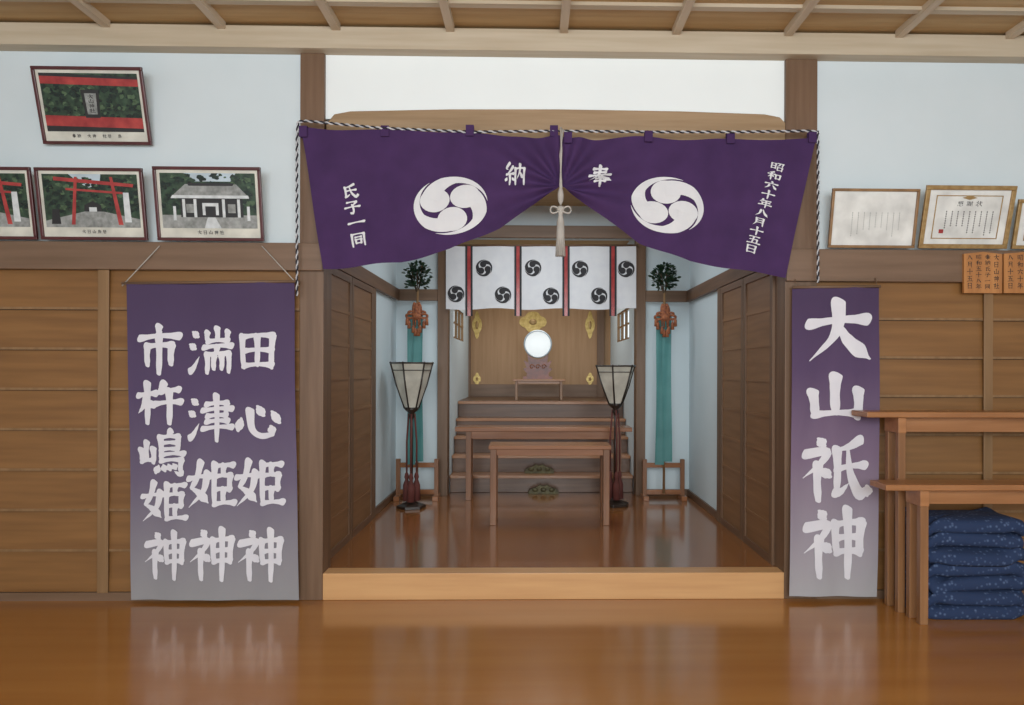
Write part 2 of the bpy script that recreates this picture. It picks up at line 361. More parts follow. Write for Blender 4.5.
sbox("ceiling_alcove","brown board alcove ceiling",'ceilb',AX0-.1,AX1+.1,.12,AY+.1,ZA,ZA+.05)
n=17
def tr(lab,k,*b):
    global n
    o=sbox("trim_%d"%n,lab,k,*b,bevel=.003); n+=1; return o
tr("brown rail on the alcove side wall",'raily',AX0,AX0+.035,.152,AY,2.06,2.17)
tr("brown rail on the alcove side wall",'raily',AX1-.035,AX1,.152,AY,2.06,2.17)
tr("brown post on the alcove side wall",'post',AX0,AX0+.03,1.60,1.70,PL,2.06)
tr("brown post on the alcove side wall",'post',AX1-.03,AX1,1.45,1.55,PL,2.06)
tr("brown corner rail on the alcove end wall",'rail',AX0+.035,SX0-.1,AY-.04,AY,2.06,2.17)
tr("brown corner rail on the alcove end wall",'rail',SX1+.09,AX1-.035,AY-.04,AY,2.06,2.17)
tr("brown post framing the altar",'post',SX0-.1,SX0,AY-.05,AY+.12,PL,2.68)
tr("brown post framing the altar",'post',SX1,SX1+.09,AY-.05,AY+.12,PL,2.68)
tr("brown header rail above the altar curtain",'rail',AX0,AX1,AY-.04,AY-.001,2.68,2.80)
tr("low brown skirting in the alcove",'rail',AX0,SX0-.1,AY-.02,AY-.001,PL,PL+.06)
tr("low brown skirting in the alcove",'rail',SX1+.09,AX1,AY-.02,AY-.001,PL,PL+.06)
tr("low brown skirting in the alcove",'raily',AX0,AX0+.02,1.70,AY-.02,PL,PL+.06)
tr("low brown skirting in the alcove",'raily',AX1-.02,AX1,1.55,AY-.02,PL,PL+.06)
def door(nm,side,y0,y1):
    mb=MB(); z0,z1=PL,2.055
    xa,xb=(AX0+.002,AX0+.03) if side<0 else (AX1-.03,AX1-.002)
    pa,pb=(xa,xa+.018) if side<0 else (xb-.018,xb)
    for y in (y0,y1-.055): mb.box(xa,xb,y,y+.055,z0,z1,'post')
    nr=8
    for i in range(nr+1):
        z=z0+(z1-z0-.05)*i/nr
        if i in (0,nr): mb.box(xa,xb,y0+.055,y1-.055,z,z+.05,'raily')
        else:
            ra,rb=(pb,pb+.005) if side<0 else (pa-.005,pa)
            mb.box(ra,rb,y0+.055,y1-.055,z,z+.022,'door')
    mb.box(pa,pb,y0+.055,y1-.055,z0,z1,'door')
    structure(mb,nm,"brown wooden sliding door with slim horizontal bars")
door("door_1",-1,.152,.87);door("door_2",-1,.88,1.595);door("door_3",1,.152,.80);door("door_4",1,.81,1.445)
# sanctum
SY1=5.1; SZ=1.04
sbox("floor_sanctum","brown wooden raised altar floor",'stair',SX0,SX1,3.78,SY1,PL+.001,SZ)
def sidewall(nm,xa,xb,y0,y1,z0,z1):
    mb=MB(); a,b=AY+.1,SY1+.1
    mb.box(xa,xb,a,y0,PL,2.75,'plaster2');mb.box(xa,xb,y1,b,PL,2.75,'plaster2');mb.box(xa,xb,y0,y1,PL,z0,'plaster2');mb.box(xa,xb,y0,y1,z1,2.75,'plaster2')
    structure(mb,nm,"pale blue white altar side wall with a small window")
sidewall("wall_sanctum_east",SX1,SX1+.08,3.25,4.35,1.72,2.06)
sidewall("wall_sanctum_west",SX0-.08,SX0,3.25,4.35,1.72,2.06)  # west window is added to let light into the sanctum
for i,(xa,xb) in enumerate(((SX1,SX1+.03),(SX0-.03,SX0))):  # second lattice fills the added west opening
    mb=MB()
    for y in (3.25,3.60,3.96,4.33): mb.box(xa,xb,y,y+.02,1.72,2.06,'postl')
    for z in (1.72,1.88,2.04): mb.box(xa+.01,xb-.01,3.25,4.35,z,z+.02,'postl')
    structure(mb,"window_%d"%(i+1),"small bright lattice window beside the altar")
sbox("wall_sanctum_north","tan wooden panel wall behind the altar",'panel',SX0-.08,SX1+.08,SY1,SY1+.08,PL,2.75)
sbox("ceiling_sanctum","brown board ceiling over the altar",'ceilb',SX0-.08,SX1+.08,AY+.1,SY1+.08,2.75,2.8)
for a,b in ((466,471),(597,604)):
    tr("brown upright on the altar panel wall",'post',X(a,SY1),X(b,SY1),SY1-.05,SY1,SZ,2.75)
tr("brown rail across the altar panel wall",'rail',SX0,SX1,SY1-.03,SY1,SZ,SZ+.16)
# stairs
e=empty("altar_stairs",((SX0+SX1)/2,2.9,PL),"brown wooden altar staircase with five broad steps","stairs")
for i in range(5):
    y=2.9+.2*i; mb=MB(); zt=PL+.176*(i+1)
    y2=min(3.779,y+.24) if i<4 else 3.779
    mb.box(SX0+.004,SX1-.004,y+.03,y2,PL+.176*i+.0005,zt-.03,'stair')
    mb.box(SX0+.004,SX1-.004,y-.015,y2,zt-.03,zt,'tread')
    mb.done("step",e,bevel=.003)

# ---------------------------------------------------------------- great purple curtain
CY=-.125
tie=P(561,186,CY)
def cy(x,z,base=CY):
    dx,dz=x-tie[0],z-tie[1]; d=math.hypot(dx,dz); a=math.atan2(dz,dx)
    return base-.028*math.sin(a*12+.4*math.sin(a*5))*math.exp(-d/0.6)*min(1,d/.06)-.012*math.sin(x*5.1+z*1.7)-.009*math.sin(x*15-z*5)
def interp(pts,u):
    for (a,b),(c,d) in zip(pts,pts[1:]):
        if u<=c:
            t=(u-a)/(c-a)
            return b+(d-b)*t
    return pts[-1][1]
def curtain_half(parent,side):
    mb=MB()
    if side<0:
        bot=[(323,269),(345,267),(400,262),(450,250),(500,228),(535,205),(560,185)]; t0,t1,b0,b1=300,561,323,560.5; ty0,ty1=126,136
        tabs=[303,385,470,554]
    else:
        bot=[(561.5,185),(580,198),(610,222),(640,243),(690,262),(740,270),(786,277)]; t0,t1,b0,b1=561.4,816,561.5,786; ty0,ty1=137,138
        tabs=[568,648,731,812]
    def f(s,t):
        ut=t0+(t1-t0)*s; vt=ty0+(ty1-ty0)*s+2.2*math.sin(s*math.pi*3)**2
        ub=b0+(b1-b0)*s; vb=interp(bot,ub)+0.9*math.sin(s*20)
        u=ut+(ub-ut)*t; v=vt+(vb-vt)*t
        x,z=P(u,v,CY); return (x,cy(x,z),z)
    mb.grid(f,120,44,'purple')
    for u in tabs:
        x0,z0=P(u-4,(ty0+ty1)/2+4,CY); x1,_=P(u+4,130,CY); zt=z0+.05
        y=cy(x0,z0)
        mb.box(x0,x1,y-.016,y-.010,z0-.01,zt,'purple'); mb.box(x0,x1,y+.010,y+.016,z0-.01,zt,'purple'); mb.box(x0,x1,y-.016,y+.016,zt,zt+.004,'purple')
    def place(cu,cv,w,h,rot,sk=0):
        c,s_=math.cos(math.radians(rot)),math.sin(math.radians(rot))
        def fn(a,b,l):
            p=(a-.5)*w; q=(b-.5)*h
            u=cu+p*c-q*s_; v=cv+p*s_+q*c
            x,z=P(u,v,CY); return (x,cy(x,z)-.005-.0002*l,z)
        return fn
    def disc(cu,cv,rx,ry,rot):
        c,s_=math.cos(math.radians(rot)),math.sin(math.radians(rot))
        def fn(a,b,l):
            u=cu+rx*a*c-ry*b*s_; v=cv+rx*a*s_+ry*b*c
            x,z=P(u,v,CY); return (x,cy(x,z)-.005-.0002*l,z)
        return fn
    if side<0:
        mb.tomoe(disc(451,206,37,29,-8),'white',rot=-.5,rh=.405)
        mb.glyph('納',place(515,174,21,22,2),'white',12)
        for ch,u,v,w in (('氏',349,191,15),('子',352,207,14),('一',356,222,16),('同',358,239,15)): mb.glyph(ch,place(u,v,w+2,14.5,-8),'white',13)
    else:
        mb.tomoe(disc(667,206,37,28,10),'white',rot=2.4,rh=.405)
        mb.glyph('奉',place(600,176,23,21,4),'white',12)
        for i,ch in enumerate('昭和六十年八月十五日'):
            t=i/9; u=777-26*t; v=167+82*t
            mb.glyph(ch,place(u,v,14,8.4,14),'white',13)
    mb.done("curtain_cloth",parent,recalc=False)
e=empty("shrine_curtain",(P(560,270,CY)[0],CY,P(560,270,CY)[1]),"purple curtain with white comma crests, gathered up at its middle","curtain")
curtain_half(e,-1);curtain_half(e,1)
mb=MB()
RY=-.13
ctrl=[(297,296),(297,200),(297,140),(298,122),(306,121),(380,128),(470,132),(560,131),(650,132),(740,132),(808,131),(818,132),(818,150),(818,220),(818,284)]
path=[];
for (a,b),(c,d) in zip(ctrl,ctrl[1:]):
    L=math.hypot(c-a,d-b); k=max(1,int(L/1.3))
    for i in range(k):
        t=i/k; x,z=P(a+(c-a)*t,b+(d-b)*t,RY); path.append(Vector((x,RY,z)))
for ph,k in ((0,'ropeb'),(math.pi,'ropew')):
    q=[];s=0
    for i,p in enumerate(path):
        d=(path[min(i+1,len(path)-1)]-path[max(i-1,0)]).normalized(); nn=Vector((0,1,0)); bb=d.cross(nn)
        if i: s+=(path[i]-path[i-1]).length
        a=s*2*math.pi/.06+ph
        q.append(p+(nn*math.cos(a)+bb*math.sin(a))*.0045)
    mb.tube(q,.005,5,k)
mb.done("twisted_rope",label="black and white twisted rope carrying the purple curtain",category="rope")
ty=CY-.06
x0=P(561,100,ty)[0]
e=empty("curtain_tie",(x0,ty,P(561,260,ty)[1]),"white cord and tassel tying up the purple curtain's middle","tassel")
mb=MB(); zz=lambda v:P(561,v,ty)[1]
mb.tube([(x0,ty+.02,zz(126)),(x0+.004,ty,zz(150)),(x0-.003,ty,zz(186)),(x0,ty,zz(205))],.0055,6,'cordw')
mb.done("cord",e)
mb=MB()
mb.tube([(x0+.013,ty+.02,zz(128)),(x0-.004,ty+.004,zz(155)),(x0+.006,ty,zz(188)),(x0,ty,zz(205))],.0045,6,'cordw')
mb.done("cord",e)
mb=MB()
mb.tube([(x0+.06*math.sin(t),ty-.004,zz(210)+.02*math.sin(2*t)) for t in [2*math.pi*i/24 for i in range(25)]],.0055,6,'cordw')
mb.ell((x0,ty,zz(196)),(.018,.018,.05),'cordw'); mb.ell((x0,ty,zz(209)),(.024,.02,.02),'cordw')
mb.done("knot",e)
mb=MB(); mb.lathe((x0,ty,zz(256)),[(.005,0),(.022,.002),(.024,.12),(.022,.2),(.012,.235),(.016,.26),(.005,.285)],14,'cordw')
for i in range(14):
    a=2*math.pi*i/14; mb.tube([(x0+.016*math.cos(a),ty+.016*math.sin(a),zz(256)+.2),(x0+.027*math.cos(a),ty+.027*math.sin(a),zz(256)-.002)],.0035,4,'cordw')
mb.done("tassel",e)

# ---------------------------------------------------------------- hanging banners
def banner(c,k,label,chars,w,cords,sw=1):
    BY=-.085
    (TLu,TLv),(TRu,TRv),(BLu,BLv),(BRu,BRv)=c
    def yy(x,z): return BY-.007*math.sin(x*9+z*2)-.004*math.sin(z*6)-.004*math.sin(x*23-z*3)*sw
    def px(s,t):
        u=(TLu+(TRu-TLu)*s)*(1-t)+(BLu+(BRu-BLu)*s)*t; v=(TLv+(TRv-TLv)*s)*(1-t)+(BLv+(BRv-BLv)*s)*t
        return u,v
    def f(s,t):
        u,v=px(s,t); x,z=P(u,v,BY); z=max(z,.006); return (x,yy(x,z),z)
    zb=f(0,1)[2]
    e=empty("hanging_banner",(f(.5,1)[0],BY,zb),label,"banner")
    mb=MB(); mb.grid(f,60,60,k)
    for ch,u,v,ww,h in chars:
        def fn(a,b,l,u=u,v=v,ww=ww,h=h):
            x,z=P(u+(a-.5)*ww,v+(b-.5)*h,BY); return (x,yy(x,z)-.004-.0002*l,z)
        mb.glyph(ch,fn,'ink',w)
    mb.done("banner_cloth",e,recalc=False)
    mb=MB(); a=f(0,0);b=f(1,0); ex=.03 if cords else .004
    mb.tube([(a[0]-ex,BY,a[2]+.004),(b[0]+ex,BY,b[2]+.004)],.008,8,'rail'); mb.done("rod",e)
    for u0,v0,u1,v1 in cords:
        mb=MB()
        p=P(u0,v0,BY);q=P(u1,v1,-.065)
        mb.tube([(p[0],BY,p[1]),(q[0],-.068,q[1])],.0035,5,'cordw')
        mb.done("hanging_cord",e)
    if not cords:
        for q in (a,b):
            mb=MB(); sx=.02 if q is a else -.02
            mb.tube([(q[0]+sx,BY,q[2]+.004),(q[0]+sx,BY+.004,q[2]+.03),(q[0]+sx,-.064,q[2]+.055)],.003,5,'rail'); mb.done("hook",e)
banner([(127,284),(294,282),(131,600),(299,600)],'gradA',"wide faded purple banner with three columns of white brush characters",
 [('田',258,351,40,42),('心',259,420,48,44),('姫',260,484,50,50),('神',261,555,50,52),
  ('湍',211,351,44,48),('津',211,418,44,47),('姫',212,485,48,50),('神',213,554,48,52),
  ('市',160,350,44,48),('杵',160,403,44,42),('嶋',163,453,46,45),('姫',165,502,47,43),('神',166,555,46,48)],14.5,
 [(122,286,160,246),(299,286,262,246)])
banner([(793,288),(880,287),(789,596),(877,597)],'gradB',"narrow faded purple banner with one column of large white brush characters",
 [('大',838,332,68,64),('山',835,398,62,50),('祇',834,469,68,66),('神',834,543,67,70)],14.5,[],1.4)

# ---------------------------------------------------------------- framed pictures
def framed(name,label,cat,bl,br,top_l,border,kf,draw,lean=.03,grp=None):
    Y0=-.075 if bl[1]>200 else -.03
    xa,za=P(bl[0],bl[1],Y0); xb,_=P(br[0],br[1],Y0)
    if bl[1]>200: za=2.142 if bl[0]<500 else 2.127
    Yt=Y0-lean; zt=P(top_l[0],top_l[1],Yt)[1]
    H=math.hypot(zt-za,lean); ta=math.atan2(lean,zt-za); W=xb-xa
    def fn(a,b,c): return (xa+a, Y0-b*math.sin(ta)-c*math.cos(ta), za+b*math.cos(ta)-c*math.sin(ta)+.02*math.sin(ta))
    e=empty(name,fn(W/2,0,0),label,cat,grp)
    mb=MB(); t=.02; w=border
    for q in ((0,W,0,w),(0,W,H-w,H),(0,w,w,H-w),(W-w,W,w,H-w)): mb.box(q[0],q[1],q[2],q[3],0,t,kf,lambda a,b,c:fn(a,b,c))
    mb.done("frame_border",e,bevel=.003)
    mb=MB(); mb.box(w,W-w,w,H-w,0.002,.008,'mat' if kf=='frame' else 'paper',lambda a,b,c:fn(a,b,c))
    mb.done("mat_board",e)
    mb=MB(); draw(mb,fn,W,H,w); mb.done("photo_print" if kf=='frame' else "certificate_print",e,recalc=False)
def area(fn,x0,x1,y0,y1,lay=0):
    def g(a,b,l=0): return fn(x0+(x1-x0)*a,y0+(y1-y0)*b,.0095+.0005*l)
    return g
def quad(mb,g,a0,a1,b0,b1,k,l=1): mb.poly([g(a0,b0,l),g(a1,b0,l),g(a1,b1,l),g(a0,b1,l)],k)
def pg(mb,g,pts,k,l=1): mb.poly([g(a,b,l) for a,b in pts],k)
def foliage(mb,g,n_,a0,a1,b0,b1,l=1):
    for i in range(n_):
        cx=random.uniform(a0,a1); cy_=random.uniform(b0,b1); r=random.uniform(.015,.06); k=random.choice(['leafp2','leafp3','leafp','leafp3'])
        p=[]
        for j in range(11):
            t=2*math.pi*j/11; q=r*random.uniform(.55,1.2)
            p.append((min(1,max(0,cx+q*math.cos(t)*.8)),min(1,max(0,cy_+q*math.sin(t)))))
        pg(mb,g,p,k,l+1.0*i/n_)
def caption(mb,fn,txt,W,y,s):
    n_=len(txt)
    for i,ch in enumerate(txt):
        if ch==' ': continue
        x=W/2+(i-(n_-1)/2)*s*1.35
        mb.glyph(ch,lambda a,b,l,x=x:fn(x+(a-.5)*s,y+(.5-b)*s,.0095+.0001*l),'black',12)
def draw1(mb,fn,W,H,w):
    g=area(fn,w+.018,W-w-.018,w+.055,H-w-.018)
    quad(mb,g,0,1,0,1,'leafp',0); foliage(mb,g,170,0.02,.98,.2,.85,1)
    quad(mb,g,0,1,0,.10,'photodark',2.3)
    pg(mb,g,[(0,.10),(1,.06),(1,.24),(0,.28)],'photored',2.4)
    pg(mb,g,[(0,.82),(1,.78),(1,.94),(0,1)],'photored',2.4); pg(mb,g,[(0,.95),(1,.90),(1,.94),(0,1)],'photodark',2.6)
    pg(mb,g,[(.42,.24),(.57,.24),(.59,.72),(.40,.72)],'photodark',3); pg(mb,g,[(.445,.30),(.545,.30),(.555,.66),(.435,.66)],'photogrey',3.5)
    for i,ch in enumerate('大山神社'):
        mb.glyph(ch,lambda a,b,l,i=i:g(.465+.06*a,.64-.08*i-.075*b,4),'photodark',12)
    caption(mb,fn,'奉納 大神 社居 鳥',W,w+.03,.022)
def draw2(mb,fn,W,H,w):
    g=area(fn,w+.018,W-w-.018,w+.055,H-w-.018)
    quad(mb,g,0,1,0,1,'leafp',0); pg(mb,g,[(.28,1),(.62,1),(.6,.8),(.5,.74),(.4,.82)],'photosky',.5); foliage(mb,g,150,.02,.98,.3,.95,1)
    pg(mb,g,[(0,0),(1,0),(1,.16),(.62,.3),(.42,.3),(0,.12)],'photogrey',2.1)
    pg(mb,g,[(.27,.05),(.31,.05),(.37,.95),(.34,.95)],'photored',3); pg(mb,g,[(.77,.05),(.82,.05),(.74,.95),(.71,.95)],'photored',3)
    pg(mb,g,[(.12,.88),(.95,.76),(.96,.82),(.12,.95)],'photored',3.5); pg(mb,g,[(.24,.70),(.84,.63),(.84,.67),(.24,.74)],'photored',3.5)
    pg(mb,g,[(.84,.1),(.91,.1),(.90,.66),(.84,.66)],'photowhite',3); pg(mb,g,[(.42,.3),(.6,.3),(.6,.42),(.51,.5),(.42,.42)],'photodark',2.4)
    pg(mb,g,[(.47,.3),(.55,.3),(.55,.38),(.47,.38)],'photowhite',2.7)
    pg(mb,g,[(.06,.06),(.16,.06),(.15,.34),(.08,.34)],'photodark',3)
    caption(mb,fn,'大日山鳥居',W,w+.03,.022)
def draw3(mb,fn,W,H,w):
    g=area(fn,w+.018,W-w-.018,w+.055,H-w-.018)
    quad(mb,g,0,1,0,1,'leafp',0); pg(mb,g,[(.25,1),(.8,1),(.74,.85),(.32,.85)],'photosky',.5); foliage(mb,g,150,.02,.98,.35,.97,1)
    quad(mb,g,0,1,0,.24,'photogrey',2.2)
    quad(mb,g,.2,.86,.2,.58,'photodark',2.5); pg(mb,g,[(.10,.56),(.93,.56),(.80,.80),(.26,.80)],'photogrey',3); pg(mb,g,[(.10,.545),(.93,.545),(.92,.60),(.12,.60)],'photowhite',3.4)
    pg(mb,g,[(.30,.77),(.76,.77),(.78,.82),(.28,.82)],'photodark',3.4)
    for a in (.22,.34,.64,.80): quad(mb,g,a,a+.03,.2,.53,'photowhite',3.2)
    quad(mb,g,.43,.60,.24,.46,'photowhite',3.2); quad(mb,g,.46,.57,.2,.40,'photodark',3.6); pg(mb,g,[(.44,0),(.62,0),(.56,.2),(.48,.2)],'photowhite',2.6)
    for a in (.26,.70): quad(mb,g,a,a+.08,.28,.44,'photogrey',3.2)
    for a in (.12,.90): quad(mb,g,a,a+.03,.14,.4,'photowhite',3.6)
    caption(mb,fn,'大日山神社',W,w+.03,.024)
def cert(title):
    def d(mb,fn,W,H,w):
        g=area(fn,w+.01,W-w-.01,w+.01,H-w-.01)
        quad(mb,g,0,1,0,1,'paper',0)
        if title:
            for q in ((.07,.93,.07,.09),(.07,.93,.91,.93),(.07,.085,.07,.93),(.915,.93,.07,.93)): quad(mb,g,*q,'gold',1)
            pg(mb,g,[(.4,.88),(.5,.93),(.6,.88),(.5,.84)],'gold',2)
            for i,ch in enumerate(title): mb.glyph(ch,lambda a,b,l,i=i:g(.35+.12*i+.08*a,.82-.11*b,2),'black',9)
        for i in range(9):
            x=.82-.075*i; y1=.62; y0=y1-.07*random.randint(4,7)
            yv=y1
            while yv>y0:
                hgt=.026; quad(mb,g,x,x+.014,yv-hgt,yv,'photodark',1) if title else quad(mb,g,x+.004,x+.012,yv-hgt,yv,'photogrey',1); yv-=.045
        if title: quad(mb,g,.16,.22,.18,.26,'photored',2)
    return d
gp="framed photographs on the wall"
framed("framed_photo","dark red frame, photo of a vermilion gate beam, tilted forward","picture",(45,145),(153,145),(32,67),.018,'frame',draw1,.12,gp)
framed("framed_photo","dark red frame with a photo of a vermilion shrine gate","picture",(43,244),(149,244),(36,168),.018,'frame',draw2,.07,gp)
framed("framed_photo","dark red frame with a photo of a grey roofed shrine hall","picture",(159,244),(265,244),(152,167),.018,'frame',draw3,.07,gp)
framed("framed_photo","dark red frame with a photo of a gate, partly cut off","picture",(-68,243),(39,243),(-60,167),.018,'frame',draw2,.07,gp)
gc="framed certificates standing on the rail"
framed("framed_certificate","slim brown wooden frame with a plain white certificate","certificate",(827,248),(913,248),(835,189),.016,'brownf',cert(None),.07,gc)
framed("framed_certificate","ornate gold frame with a bordered letter of thanks","certificate",(917,248),(1005,248),(932,186),.026,'gold',cert('感謝状'),.10,gc)
framed("framed_certificate","gold frame with a certificate, partly cut off","certificate",(1010,248),(1096,248),(1020,200),.022,'gold',cert('感謝状'),.07,gc)
for i,(a,b,txt) in enumerate(((964,1002,['大日山神社','奉納氏子一同','昭和五十八年','八月十五日']),(1004,1046,['氏子一同奉納','大日山神社','昭和六十年','八月十五日']))):
    mb=MB(); yb=-.0605; yf=-.078
    x0,z0=P(a,293,yf);x1,z1=P(b,252,yf)
    zm=(z1-z0)*.05
    mb.prism([(x0,yf,z0),(x1,yf,z0),(x1,yf,z1-zm),((x0+x1)/2,yf,z1),(x0,yf,z1-zm)],(0,yb-yf,0),'plaque')
    for c,t in enumerate(txt):
        s_=(z1-z0)*.86/len(t); xc=x1-(c+.65)*(x1-x0)/4.3
        for j,ch in enumerate(t):
            mb.glyph(ch,lambda p,q,l,xc=xc,j=j,s_=s_:(xc+(p-.5)*.034,yf-.001-.0001*l,z1-zm*1.3-s_*(j+q*.85)),'black',10)
    mb.done("votive_plaque",label="small orange brown wooden plaque with black writing on the rail",category="plaque",group="votive plaques",recalc=False)

# ---------------------------------------------------------------- tables
def table(name,label,x0,x1,y0,y1,z0,zt,kt,kl,leg=.045,ins=.03,th=.03,cat="table",apr=.05,stretch=True):
    e=empty(name,((x0+x1)/2,(y0+y1)/2,z0),label,cat)
    mb=MB(); mb.box(x0,x1,y0,y1,zt-th,zt,kt); mb.done("tabletop",e,bevel=.004)
    for xa in (x0+ins,x1-ins-leg):
        for ya in (y0+.02,y1-.02-leg):
            mb=MB(); mb.box(xa,xa+leg,ya,ya+leg,z0,zt-th,kl); mb.done("leg",e,bevel=.003)
    mb=MB()
    mb.box(x0+ins+leg,x1-ins-leg,y0+.03,y0+.05,zt-th-apr,zt-th,kt)
    mb.done("apron",e,bevel=.002)
    mb=MB()
    mb.box(x0+ins+leg,x1-ins-leg,y1-.05,y1-.03,zt-th-apr,zt-th,kt)
    mb.done("apron",e,bevel=.002)
    if stretch:
        for xa in (x0+ins+.01,x1-ins-.035):
            mb=MB(); mb.box(xa,xa+.025,y0+.02+leg,y1-.02-leg,z0+.12,z0+.16,kt)
            mb.done("stretcher",e,bevel=.002)
    return e
table("offering_table","low reddish brown wooden offering table on the alcove floor",X(489,1.33),X(612,1.33),1.33,1.65,PL,.79,'table','tablez',leg=.05,ins=.012)
table("offering_table","long brown wooden offering table before the altar steps",X(456,2.5),X(632,2.5),2.45,2.72,PL,Z(427,2.5),'table','tablez',leg=.05,apr=.07,ins=.10,th=.04)
MY=4.15
table("mirror_table","small wooden table carrying the round mirror",X(513,MY),X(565,MY),MY-.12,MY+.13,SZ,Z(379,MY),'bench','benchz',leg=.03,ins=.03,th=.025,apr=.03,stretch=False)
zt=Z(379,MY); xm=X(538,MY); zc=Z(344,MY)
e=empty("shrine_mirror",(xm,MY,zt),"round polished mirror on a red lacquered wave shaped stand","mirror")
mb=MB(); R=.165; N=48
def ring(pr,k,sm):
    vs=[(xm+r*math.cos(2*math.pi*j/N),MY+y,zc+r*math.sin(2*math.pi*j/N)) for r,y in pr for j in range(N)]
    mb.add(vs,[(i*N+j,i*N+(j+1)%N,(i+1)*N+(j+1)%N,(i+1)*N+j) for i in range(len(pr)-1) for j in range(N)],k,sm)
ring([(.001,-.0165),(R*.5,-.015),(R*.9,-.012)],'mirror',True)
ring([(R*.9,-.012),(R*.94,-.018),(R,-.010),(R,.008),(.001,.010)],'photosky',False)
mb.done("mirror_disc",e)
mb=MB()
mb.box(xm-.17,xm+.17,MY-.06,MY+.06,zt,zt+.03,'flame'); mb.box(xm-.13,xm+.13,MY-.045,MY+.045,zt+.03,zt+.055,'flame')
hs=(zc-R)-(zt+.055)+.03
outl=[(-.12,0),(-.17,.3),(-.13,.35),(-.165,.75),(-.11,.62),(-.125,1.15),(-.09,.95),(-.05,.84),(0,.80),(.05,.84),(.09,.95),(.125,1.15),(.11,.62),(.165,.75),(.13,.35),(.17,.3),(.12,0)]
mb.prism([(xm+a,MY+.012,zt+.055+b*hs) for a,b in outl],(0,.03,0),'flame')
for q in (-.07,0,.07):
    mb.tube([(xm+q+.03*math.cos(t)*(1-t/9),MY+.008,zt+.055+hs*.4+.03*math.sin(t)*(1-t/9)) for t in [i*.5 for i in range(14)]],.006,5,'orange')
mb.done("wave_stand",e,bevel=0)
def fitting(u,v,w,h,shape,lab):
    y=SY1-.006
    x,z=P(u,v,y); sx=w*(y+4.5)/F/2; sz=h*(y+4.5)/F/2
    N=48; pts=[]
    for i in range(N):
        t=2*math.pi*i/N
        if shape=='d': r=1/(abs(math.cos(t))+abs(math.sin(t)))*(1+.15*abs(math.sin(4*t)))
        else: r=(1+.10*abs(math.cos(2*t))-.12*abs(math.sin(2*t))**6)*.95
        pts.append((x+sx*r*math.cos(t),y-.004,z+sz*r*math.sin(t)))
    mb=MB(); mb.prism(pts,(0,.009,0),'brass'); mb.ell((x,y-.004,z),(sx*.3,.008,sz*.3),'gold')
    mb.done("gilt_fitting",label=lab,category="ornament",group="gilt fittings on the altar panel")
fitting(477,325,10,28,'d',"gilt lozenge shaped metal fitting on the wood panel")
fitting(590,325,10,28,'d',"gilt lozenge shaped metal fitting on the wood panel")
fitting(533,322,26,20,'q',"gilt cloud shaped metal fitting on the wood panel")
fitting(477,379,8,13,'d',"small gilt metal fitting on the wood panel")
fitting(590,379,8,13,'d',"small gilt metal fitting on the wood panel")
for i,(u,v) in enumerate(((540,468),(544,486))):
    x=X(u,2.9); z0=PL if i else PL+.176
    mb=MB(); yy0=(2.83 if i else 3.03)
    w=.15
    pts=[(-1,0),(1,0),(1.0,.3),(.85,.55),(.5,.7),(.25,1),(0,.85),(-.25,1),(-.5,.7),(-.85,.55),(-1,.3)]
    mb.prism([(x+w*a,yy0,z0+.09*b) for a,b in pts],(0,.04,0),'bronze')
    for q in (-.55,0,.55): mb.ell((x+w*q,yy0,z0+.042),(.03,.012,.022),'bronze')
    mb.done("bronze_ornament",label="dull bronze carved ornament resting on the altar steps",category="ornament",group="bronze ornaments",bevel=.002)

# ---------------------------------------------------------------- altar noren
NY=AY-.075
e=empty("altar_curtain",(X(541,NY),NY,Z(310,NY)),"short white curtain with black comma crests and red tapes","curtain")
def ny(x,z): return NY-.010*math.sin(x*14)*(.3+.7*max(0,min(1,(2.6-z)/.6)))
mb=MB()
def f(s,t):
    x,z=P(446+(636-446)*s,246+(309-246)*t+.8*math.sin(s*18)*t,NY); return (x,ny(x,z),z)
mb.grid(f,80,14,'white')
for u,v in ((484,268),(533,268),(580,269),(626,269),(456,294),(503,295),(551,296),(599,296)):
    mb.tomoe(lambda a,b,l,u=u,v=v:(lambda p:(p[0],ny(*p)-.003-.0003*l,p[1]))(P(u+8.3*a,v+8.3*b,NY)),'black',rot=.3+(u-484)*.002)
mb.done("curtain_cloth",e,recalc=False)
for u in (469,518,566,613):
    mb=MB()
    for a,b,k,o in ((-3.6,-1.6,'black',0),(-1.6,1.6,'photored',1),(1.6,3.6,'black',0)):
        def g(s,t,a=a,b=b,o=o):
            x,z=P(u+a+(b-a)*s,245+71*t,NY); return (x,ny(x,z)-.006,z)
        mb.grid(g,1,12,k)
    mb.done("hanging_tape",e,recalc=False)
mb=MB(); p=f(0,0);q=f(1,0); mb.tube([(p[0]-.02,NY,p[2]+.006),(q[0]+.02,NY,q[2]+.006)],.01,8,'post'); mb.done("rod",e)

